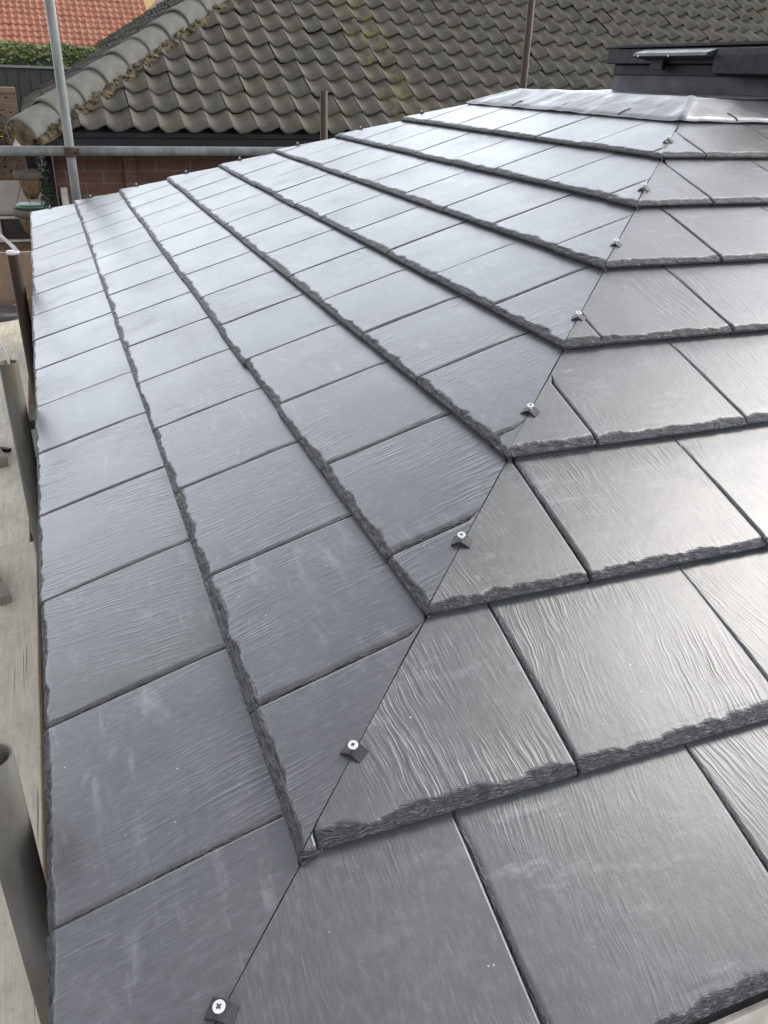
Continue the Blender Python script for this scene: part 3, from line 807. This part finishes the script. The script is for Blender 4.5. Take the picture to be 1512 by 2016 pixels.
# mortar plug at the open end and lumps of bedding beside the hip
bm = bmesh.new()
row = [bm.verts.new(hp0+hd*.012+hs_*math.cos(R(-8+196*i/14))*.108+hu*(math.sin(R(-8+196*i/14))*.098+.014)) for i in range(15)]
cv = bm.verts.new(hp0-hd*.004+hu*.05); lw = bm.verts.new(hp0+hd*.01-hu*.10)
for i in range(14): bm.faces.new((row[i], row[i+1], cv))
bm.faces.new((row[0], cv, lw)); bm.faces.new((cv, row[14], lw))
obj('mortar_plug', bm, M['mortar'], nb)
bm = bmesh.new()
def lump(bm, c, r, n=1):
    res_ = bmesh.ops.create_icosphere(bm, subdivisions=2, radius=r)
    rx = Matrix.Rotation(random.random()*6, 3, Vector((random.random(), random.random(), 1)).normalized())
    sc_ = (random.uniform(.7, 1.3), random.uniform(.5, 1.1), random.uniform(.3, .6))
    for v in res_['verts']:
        q = v.co.copy(); q *= random.uniform(.82, 1.15)
        q = rx @ Vector((q.x*sc_[0], q.y*sc_[1], q.z*sc_[2]))
        v.co = q+c
for i in range(210):
    s = i*.017+random.uniform(-.02, .02)
    c = hp0+hd*(s+.03)+hs_*(random.uniform(.105, .170))+hu*random.uniform(-.05, .012)
    lump(bm, c, random.uniform(.012, .032))
for i in range(44):
    s = i*.075; c = hp0+hd*(s+.03)-hs_*random.uniform(.11, .14)+hu*random.uniform(-.05, -.01); lump(bm, c, random.uniform(.02, .03))
path(bm, [hp0+hd*(q_*.11+.02)+hs_*(.128+.012*random.uniform(-1, 1))+hu*(-.030+.01*random.uniform(-1, 1)) for q_ in range(33)], .030, 8)
path(bm, [hp0+hd*(q_*.11+.02)-hs_*.122-hu*.035 for q_ in range(33)], .024, 8)
tag(obj('hip_bedding', bm, M['mortar'], nb, False), 'crumbling yellow lichened mortar beside the hip tiles')
bm = bmesh.new(); box(bm, (NX+.14, NY+.32, -2.45), (NX+11, NY+.5, NZ-.035)); obj('wall', bm, M['brick_red'], nb)
bm = bmesh.new(); box(bm, (NX+.14, NY+.501, -2.45), (NX+.32, NY+8.8, NZ-.045)); obj('wall', bm, M['brick_side'], nb)
bm = bmesh.new(); box(bm, (NX+.06, NY+.05, NZ-.135), (NX+11, NY+.075, NZ-.006)); obj('fascia', bm, M['soffit'], nb)
bm = bmesh.new()
prism(bm, [(NY-.055, NZ-.035), (NY-.05, NZ-.09), (NY-.02, NZ-.125), (NY+.02, NZ-.125), (NY+.048, NZ-.09), (NY+.049, NZ-.04), (NY+.042, NZ-.04), (NY+.04, NZ-.088), (NY+.016, NZ-.117), (NY-.016, NZ-.117), (NY-.043, NZ-.088), (NY-.049, NZ-.035)], 'x', NX+.04, NX+11)
obj('gutter', bm, M['gutter'], nb)
bm = bmesh.new()   # weathered white board end at the corner
prism(bm, [(-.085, NZ-.14), (-.03, NZ-.02), (-.01, NZ+.02), (.045, NZ+.0), (.05, NZ-.14)], 'y', NY+.03, NY+.055)
tag(obj('eaves_board', bm, M['weather_white'], nb), 'weathered white board end under the hip corner')
bm = bmesh.new(); tube(bm, (-.055, NY+.02, NZ+.03), (-.02, NY+.4, NZ+.03), .017, n=14); obj('overflow_pipe', bm, M['white'], nb, True)
bm = bmesh.new(); box(bm, (NX+.60, NY+.285, -2.45), (NX+.68, NY+.3195, NZ-.14)); obj('pilaster', bm, M['brick_red'], nb)
bm = bmesh.new(); tube(bm, (NX+.10, NY+.27, -2.45), (NX+.10, NY+.27, NZ-.12), .034, n=16); obj('downpipe', bm, M['gutter'], nb, True)
bm = bmesh.new(); box(bm, (NX+.16, NY+.285, -2.45), (NX+.205, NY+.3195, .06)); tag(obj('door_frame', bm, M['weather_white'], nb, bevel=.003), 'pale worn timber post at the wall corner')

def farther(o, k):
    c = Vector(CAMP); o.scale = (k, k, k); o.location = c+(Vector(o.location)-c)*k
farther(nb, 1.3)
# ---------------------------------------------------------------- scaffold
sc = thing('scaffold', 'tubular scaffold of galvanised and rusty tubes round the conservatory eaves', 'scaffold', (-.15, 2.5, -2.45))
def std(x, y, z1, r, mat, label=None, z0=-2.45, n=24):
    bm = bmesh.new(); tube(bm, (x, y, z0), (x, y, z1), r, n=n, inner=r*.83)
    o = obj('standard', bm, mat, sc, False)
    for pl in o.data.polygons: pl.use_smooth = len(pl.vertices) == 4
    if label: o['label'] = label
    return o
std(-.058, .4875, .098, .0245, M['tube_grey'], 'dark worn tube nearest the viewer with an open top')
std(-.062, 1.976, .108, .0245, M['tube_olive'], 'stained olive grey tube with white tape in its open end')
std(-.066, 3.42, .128, .0245, M['tube_rust'], 'dark rusty brown tube with white tape over its top')
std(.27, 5.47, 2.6, .0275, M['galv'], 'pale galvanised tube crossing in front of the hip')
std(1.936, 5.60, .705, .0255, M['tube_rust_b'], 'short rusty brown tube behind the far hip')
std(3.456, 5.60, 2.6, .0255, M['tube_rust_b'], 'tall rusty brown tube in front of the pantiles')
def horiz(name, a, b, r, mat, label=None):
    bm = bmesh.new(); tube(bm, a, b, r, n=20)
    o = obj(name, bm, mat, sc)
    for pl in o.data.polygons: pl.use_smooth = len(pl.vertices) == 4
    if label: o['label'] = label
horiz('ledger', (-2.2, 5.53, .336), (5.2, 5.53, .336), .0285, M['galv'], 'long grey guard rail tube under the bungalow eave')
for y in (.55, 2.68, 3.90, 5.2): horiz('transom', (-.75, y, -.803), (.14, y, -.803), .0245, M['tube_grey'])
for x in (-.05, -.7): horiz('ledger', (x, -1.0, -.853), (x, 5.9, -.853), .0245, M['tube_grey'])
def coupler(x, y, z):
    bm = bmesh.new()
    tube(bm, (x, y, z-.028), (x, y, z+.028), .036, n=18); 
    tube(bm, (x-.028, y+.06, z), (x+.028, y+.06, z), .038, n=18)
    box(bm, (x+.030, y+.0, z-.022), (x+.050, y+.07, z+.022)); tube(bm, (x+.04, y-.045, z), (x+.04, y+.0, z), .009, n=8)
    obj('coupler', bm, M['tube_rust_b'], sc)
for q in ((.27, 5.47, .336), (-.062, 1.976, -.853), (-.066, 3.42, -.853)):
    coupler(*q)

# scaffold boards lying on the transoms
def board(x0, x1, y0, y1, z0, label, mat, tilt=0.0):
    bm = bmesh.new(); box(bm, (x0, y0, z0), (x1, y1, z0+.038))
    bmesh.ops.subdivide_edges(bm, edges=[e for e in bm.edges if abs(e.verts[0].co.y-e.verts[1].co.y) > .5], cuts=14)
    for v in bm.verts:
        v.co.x += .0035*(vnoise(v.co.y*3+x0*50, 2.)-.5)+tilt*(v.co.y-y0); v.co.z += .003*(vnoise(v.co.y*2, x0*30)-.5)
    o = obj('scaffold_board', bm, mat, None, bevel=.003)
    tag(o, label, 'board', 'scaffold boards beside the eave')
board(-.345, -.113, -1.2, 2.440, -.718, 'pale near scaffold board next to the tile edge, lapped over the far board', M['board'])
board(-.372, -.145, 2.25, 5.95, -.7775, 'far scaffold board with its end tucked under the near board', M['board_old'])
board(-.580, -.353, -1.2, 2.42, -.7775, 'near outer scaffold board, second from the eave', M['board_old'])
board(-.605, -.378, 2.435, 5.95, -.7775, 'far outer scaffold board, second from the eave', M['board'])
for yy in (-.30, -.55):
    bm = bmesh.new(); box(bm, (-.10, yy, -.776), (3.6, yy+.225, -.738))
    tag(obj('scaffold_board', bm, M['brown_board'], None, bevel=.003), 'brown scaffold board along the front eave, ' + ('next to the roof' if yy > -.4 else 'farther from the roof'), 'board', 'scaffold boards along the front eave')
# batten offcuts on the boards
def stick(pts, w, h, label, mat):
    a, b = Vector(pts[0]), Vector(pts[1]); d = (b-a).normalized(); s = Vector((d.y, -d.x, 0)).normalized()
    bm = bmesh.new()
    v = [bm.verts.new(p+s*sx*w/2+Vector((0, 0, hz))) for p in (a, b) for sx in (-1, 1) for hz in (0, h)]
    for f in ((0, 1, 3, 2), (4, 6, 7, 5), (0, 4, 5, 1), (2, 3, 7, 6), (0, 2, 6, 4), (1, 5, 7, 3)): bm.faces.new([v[i] for i in f])
    return tag(obj('batten', bm, mat, None, bevel=.002), label, 'batten', 'battens lying on the boards')
stick(((-.268, 2.29, -.6795), (-.204, 2.055, -.6795)), .036, .028, 'grey batten offcut lying on the near board', M['batten'])
stick(((-.315, 3.50, -.7385), (-.250, 3.255, -.7385)), .05, .045, 'thick batten end lying on the far board', M['batten'])
stick(((-.33, 3.50, -.7385), (-.222, 3.42, -.7385)), .02, .014, 'thin dark stick lying behind the thick batten end', M['tube_rust'])
# brown board upright across the far end, and folded sheet on the boards
bm = bmesh.new(); box(bm, (-1.3, 5.96, -.66), (.10, 5.995, -.335)); tag(obj('toe_board', bm, M['brown_board'], None, bevel=.003), 'brown board standing upright across the far end of the scaffold', 'board')
bm = bmesh.new()
nx_, ny_ = 14, 10; g_ = []
for i in range(nx_):
    for j in range(ny_):
        x = -.62+i*.034; y = 5.68+j*.03+.10*max(0, (i-8)/6)
        z = -.725+.055*math.sin(min(1, j/9)*math.pi)*(1-.6*max(0, i-9)/5)+.012*math.sin(j*2.1+i*.5)
        g_.append(bm.verts.new((x+.01*math.sin(j*1.3), y, z)))
for i in range(nx_-1):
    for j in range(ny_-1): bm.faces.new((g_[i*ny_+j], g_[(i+1)*ny_+j], g_[(i+1)*ny_+j+1], g_[i*ny_+j+1]))
o = obj('folded_sheet', bm, M['tarp'], None, True); tag(o, 'dark folded plastic sheet lying at the far end of the boards', 'sheet')
sm = o.modifiers.new('thickness', 'SOLIDIFY'); sm.thickness = .006
# tapes on the tube tops
def ribbon(name, pts, w, mat, label, parent=None):
    bm = bmesh.new(); prev = None
    for i, (p, tw) in enumerate(pts):
        p = Vector(p); s = Vector((.35*math.cos(tw*3), -.35, .75+.3*math.sin(tw*4))).normalized()*w/2
        A, B = bm.verts.new(p-s), bm.verts.new(p+s)
        if prev: bm.faces.new((prev[0], prev[1], B, A))
        prev = (A, B)
    o = obj(name, bm, mat, parent, True)
    md = o.modifiers.new('sub', 'SUBSURF'); md.levels = md.render_levels = 2
    md = o.modifiers.new('thickness', 'SOLIDIFY'); md.thickness = .0012
    if label: tag(o, label, 'tape')
    return o
ribbon('barrier_tape', [((-.060, 1.975, .06), 0), ((-.061, 1.978, .115), .2), ((-.068, 1.98, .15), .5), ((-.080, 1.985, .165), .8), ((-.10, 1.99, .175), 1.2), ((-.15, 2.0, .20), 1.0)], .022, M['tape'], 'white tape curling out of the olive grey tube end')
tp = ribbon('barrier_tape', [((-.045, 3.41, .128), .2), ((-.062, 3.41, .150), .3), ((-.085, 3.415, .175), .6), ((-.115, 3.42, .21), .4), ((-.16, 3.43, .26), .8)], .022, M['tape'], 'white and red tape draped over the rusty tube top')
bm = bmesh.new(); lathe(bm, [(.0252, -.010), (.0262, 0), (.024, .003), (.010, .005), (.002, .005)], (-.066, 3.42, .128), 18); obj('tape_wrap', bm, M['tape'], tp, True)
bm = bmesh.new(); box(bm, (-.112, 3.400, .202), (-.098, 3.4075, .222)); obj('red_band', bm, M['tape_red'], tp)

# ---------------------------------------------------------------- garden behind, left of the bungalow
def basket(x, y, z, r, label, ring):
    t = thing('hanging_basket', label, 'basket', (x, y, z-.16), 'wicker baskets on the bungalow corner')
    bm = bmesh.new(); n = 30; prof_ = [(r*.38, -.16), (r*.62, -.12), (r*.80, -.06), (r*.88, 0)]
    lathe(bm, prof_, (x, y, z), n); o = obj('wicker_bowl', bm, M['wicker'], t, True)
    bm = bmesh.new(); lathe(bm, [(r*.90, -.035), (r*1.05, -.03), (r*1.12, .0), (r*1.02, .02), (r*.9, .012)], (x, y, z), n); obj('rim', bm, M['wicker_rim'], t, True)
    bm = bmesh.new(); lathe(bm, [(r*.30, .0), (r*.88, .001), (r*.5, .016)], (x, y, z), n); obj('soil', bm, M['gravel'], t)
    for an in (2.7, .4, 4.6):
        bm = bmesh.new(); path(bm, [(x+r*1.08*math.cos(an), y+r*1.08*math.sin(an), z), (x, y, z+.30)], .0022, 6); obj('wire', bm, M['wire'], t)
    if ring:
        bm = bmesh.new(); lathe(bm, [(r*.72, .02), (r*.86, .018), (r*.90, .035), (r*.84, .05), (r*.7, .046)], (x, y, z), n); obj('green_ring', bm, M['green_ring'], t, True)
basket(.005, 5.98, .165, .085, 'upper small wicker hanging basket at the bungalow corner', False)
basket(-.005, 5.98, -.075, .115, 'lower larger wicker hanging basket with a green ring round its top', True)
bm = bmesh.new()
for i in range(420):
    c = Vector((.09+random.gauss(0, .022), 5.99+random.gauss(0, .03), .09+random.gauss(0, .085))); rr = random.uniform(.008, .018)
    d = Vector((random.gauss(0, 1), random.gauss(0, 1), random.gauss(0, 1))).normalized(); _, u, v = frame_of(d)
    bm.faces.new([bm.verts.new(c+u*a*rr+v*b*rr*.5) for a, b in ((-1, 0), (0, -1), (1, 0), (0, 1))])
path(bm, [(.10, 6.0, -.5), (.095, 5.99, -.1), (.09, 5.99, .2)], .006, 6)
tag(obj('climbing_plant', bm, M['leaf_dark'], None), 'dark climbing plant against the bungalow corner downpipe', 'plant')
# cold frame with white bars
cf = thing('cold_frame', 'pale topped garden frame with white bars and dark panes left of the baskets', 'cold frame', (-.7, 7.2, -2.45))
bm = bmesh.new(); prism(bm, [(7.10, -.225), (7.10, -.25), (7.75, -.10), (7.75, -.07)], 'x', -1.6, .10); obj('lid', bm, M['cf_top'], cf)
bm = bmesh.new()
for z in (-.278, -.455): box(bm, (-1.6, 7.06, z), (.10, 7.095, z+.018))
for x in (-1.5, -1.1, -.70, -.285, .08): box(bm, (x-.012, 7.064, -.437), (x+.012, 7.093, -.279))
obj('frame', bm, M['weather_white'], cf, bevel=.002)
bm = bmesh.new(); box(bm, (-1.59, 7.10, -.45), (.09, 7.115, -.26)); obj('pane', bm, M['cf_glass'], cf)
bm = bmesh.new(); box(bm, (-1.6, 7.12, -2.45), (.10, 7.70, -.47)); obj('base', bm, M['brick_brown'], cf)
# stone pots below it
for i, (x, z, r) in enumerate(((-.30, -.54, .05), (-.215, -.545, .042), (-.14, -.54, .045), (-.08, -.55, .04))):
    bm = bmesh.new(); lathe(bm, [(r*.7, -.10), (r, .0), (r*1.12, .005), (r*1.12, .022), (r*.85, .022), (r*.8, .006)], (x, 6.9, z), 18)
    tag(obj('plant_pot', bm, M['wicker_rim'], None, True), 'small brown plant pot on the ledge below the garden frame', 'pot', 'plant pots on the ledge')
bm = bmesh.new(); box(bm, (-1.6, 6.72, -2.45), (.10, 7.02, -.64)); tag(obj('planter_ledge', bm, M['brick_brown'], None), 'low brown brick ledge in front of the garden frame', 'ledge')
for o_ in list(bpy.data.objects):
    if o_.parent is None and o_.get('category') in ('basket', 'cold frame', 'pot', 'ledge', 'plant'): farther(o_, 1.3)
# garden wall, fence, hedge and shrub
bm = bmesh.new(); box(bm, (-5, 11.8, -2.45), (-.08, 12.02, .49)); box(bm, (-5, 11.77, .4905), (-.08, 12.05, .55))
tag(obj('garden_wall', bm, M['brick_brown'], None), 'brown brick garden wall behind the bungalow corner', 'wall')
fn = thing('garden_fence', 'dark board fence with a pale top rail below the hedge', 'fence', (-1, 14.5, -2.45))
bm = bmesh.new()
for i in range(40): box(bm, (-5+i*.16, 14.5+.008*(i % 2), -2.45), (-5+i*.16+.152, 14.52+.008*(i % 2), .755))
obj('boards', bm, M['dark_fence'], fn)
bm = bmesh.new(); box(bm, (-5, 14.45, .757), (1.4, 14.58, .79)); obj('top_rail', bm, M['grey_coping'], fn)
for x in (-4.5, -2.7, -.9, .9):
    bm = bmesh.new(); box(bm, (x, 14.535, -2.45), (x+.1, 14.63, .75)); obj('post', bm, M['dark_fence'], fn)
def leaf_mesh(n, posf, smin, smax):
    bm = bmesh.new()
    for i in range(n):
        c = Vector(posf()); rr = random.uniform(smin, smax)
        d = Vector((random.gauss(0, 1), random.gauss(0, 1)-.4, random.gauss(0, 1)+.5)).normalized(); _, u, v = frame_of(d)
        bm.faces.new([bm.verts.new(c+u*a*rr+v*b*rr*.55) for a, b in ((-1, 0), (0, -1), (1, 0), (0, 1))])
    return bm
def hpos():
    x = random.uniform(-5, 2.2); y = 15.1+random.uniform(-.35, .5)
    top = 1.0+.09*vnoise(x*2.2, 1.)+.05*vnoise(x*7, 4.)
    z = random.uniform(.3, top) if random.random() < .35 else top-abs(random.gauss(0, .12))
    return x, y, z
hg = thing('hedge', 'clipped green hedge in front of the red pantile roof', 'hedge', (-1, 15.1, -2.45))
obj('foliage', leaf_mesh(14000, hpos, .02, .045), M['leaf'], hg)
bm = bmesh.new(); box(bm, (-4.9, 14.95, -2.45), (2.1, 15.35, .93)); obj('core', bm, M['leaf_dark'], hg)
sh = thing('shrub', 'yellow flowering shrub left of the bungalow hip end', 'shrub', (-.5, 11.3, -2.45))
obj('foliage', leaf_mesh(1600, lambda: (-.50+random.gauss(0, .13), 11.3+random.gauss(0, .15), .04+random.gauss(0, .2)), .015, .03), M['leaf_dark'], sh)
obj('flowers', leaf_mesh(420, lambda: (-.47+random.gauss(0, .08), 11.12+random.gauss(0, .07), .15+random.gauss(0, .09)), .014, .024), M['flower'], sh)['kind'] = 'stuff'
bm = bmesh.new(); path(bm, [(-.50, 11.3, -2.45), (-.49, 11.3, -.8), (-.50, 11.3, .1)], .02, 7); obj('stem', bm, M['twig'], sh)

# ---------------------------------------------------------------- red roofed house and yellow house far behind
rh = thing('red_roofed_house', 'house with a bright red clay pantile roof beyond the hedge', 'house', (-2, 28, -2.45))
RT = .62
pantiles('pantile_slope', (-9, 24.4, .86), (1, 0, 0), (0, 1, 0), RT, .165, .22, 14, lambda s: 0, lambda s: 12.45-s*.03, M['clay'], rh, 31, amp=.035, lift=.02, nsamp=6)
zt = .86+14*.22*RT
bm = bmesh.new(); tube(bm, (-9, 24.4+3.1, zt+.01), (3.35, 24.4+3.1, zt+.01), .13, n=12); obj('ridge', bm, M['clay'], rh, True)
bm = bmesh.new(); box(bm, (-8.9, 24.6, -2.45), (2.8, 30.2, .84)); obj('wall', bm, M['brick_red'], rh)
bm = bmesh.new(); prism(bm, [(24.4, .83), (27.5, zt-.03), (30.6, .83)], 'x', -9, 2.75); obj('roof_back', bm, M['clay'], rh)
bm = bmesh.new(); prism(bm, [(3.42, 1.9), (6.0, 4.3), (8.6, 1.9)], 'y', 26.6, 32.0); obj('cross_roof', bm, M['clay_brown'], rh)
yh = thing('yellow_house', 'yellow rendered house with a brown roof far behind the red roof', 'house', (3.4, 38, -2.45))
bm = bmesh.new(); box(bm, (3.75, 36, -2.45), (9, 42, 4.6)); obj('wall', bm, M['yellow_render'], yh)
bm = bmesh.new(); prism(bm, [(35.6, 4.61), (39, 6.6), (42.4, 4.61)], 'x', 3.5, 9.3); obj('roof', bm, M['clay'], yh)

# ---------------------------------------------------------------- ground
bm = bmesh.new(); gs = 400
bm.faces.new([bm.verts.new(p) for p in ((-gs, -gs, -2.45), (gs, -gs, -2.45), (gs, gs, -2.45), (-gs, gs, -2.45))])
tag(obj('ground', bm, M['paving']), kind='structure')
bm = bmesh.new(); bm.faces.new([bm.verts.new(p) for p in ((-.9, -2, -2.446), (.159, -2, -2.446), (.159, 5.9, -2.446), (-.9, 5.9, -2.446))])
tag(obj('gravel_path', bm, M['gravel']), kind='structure')
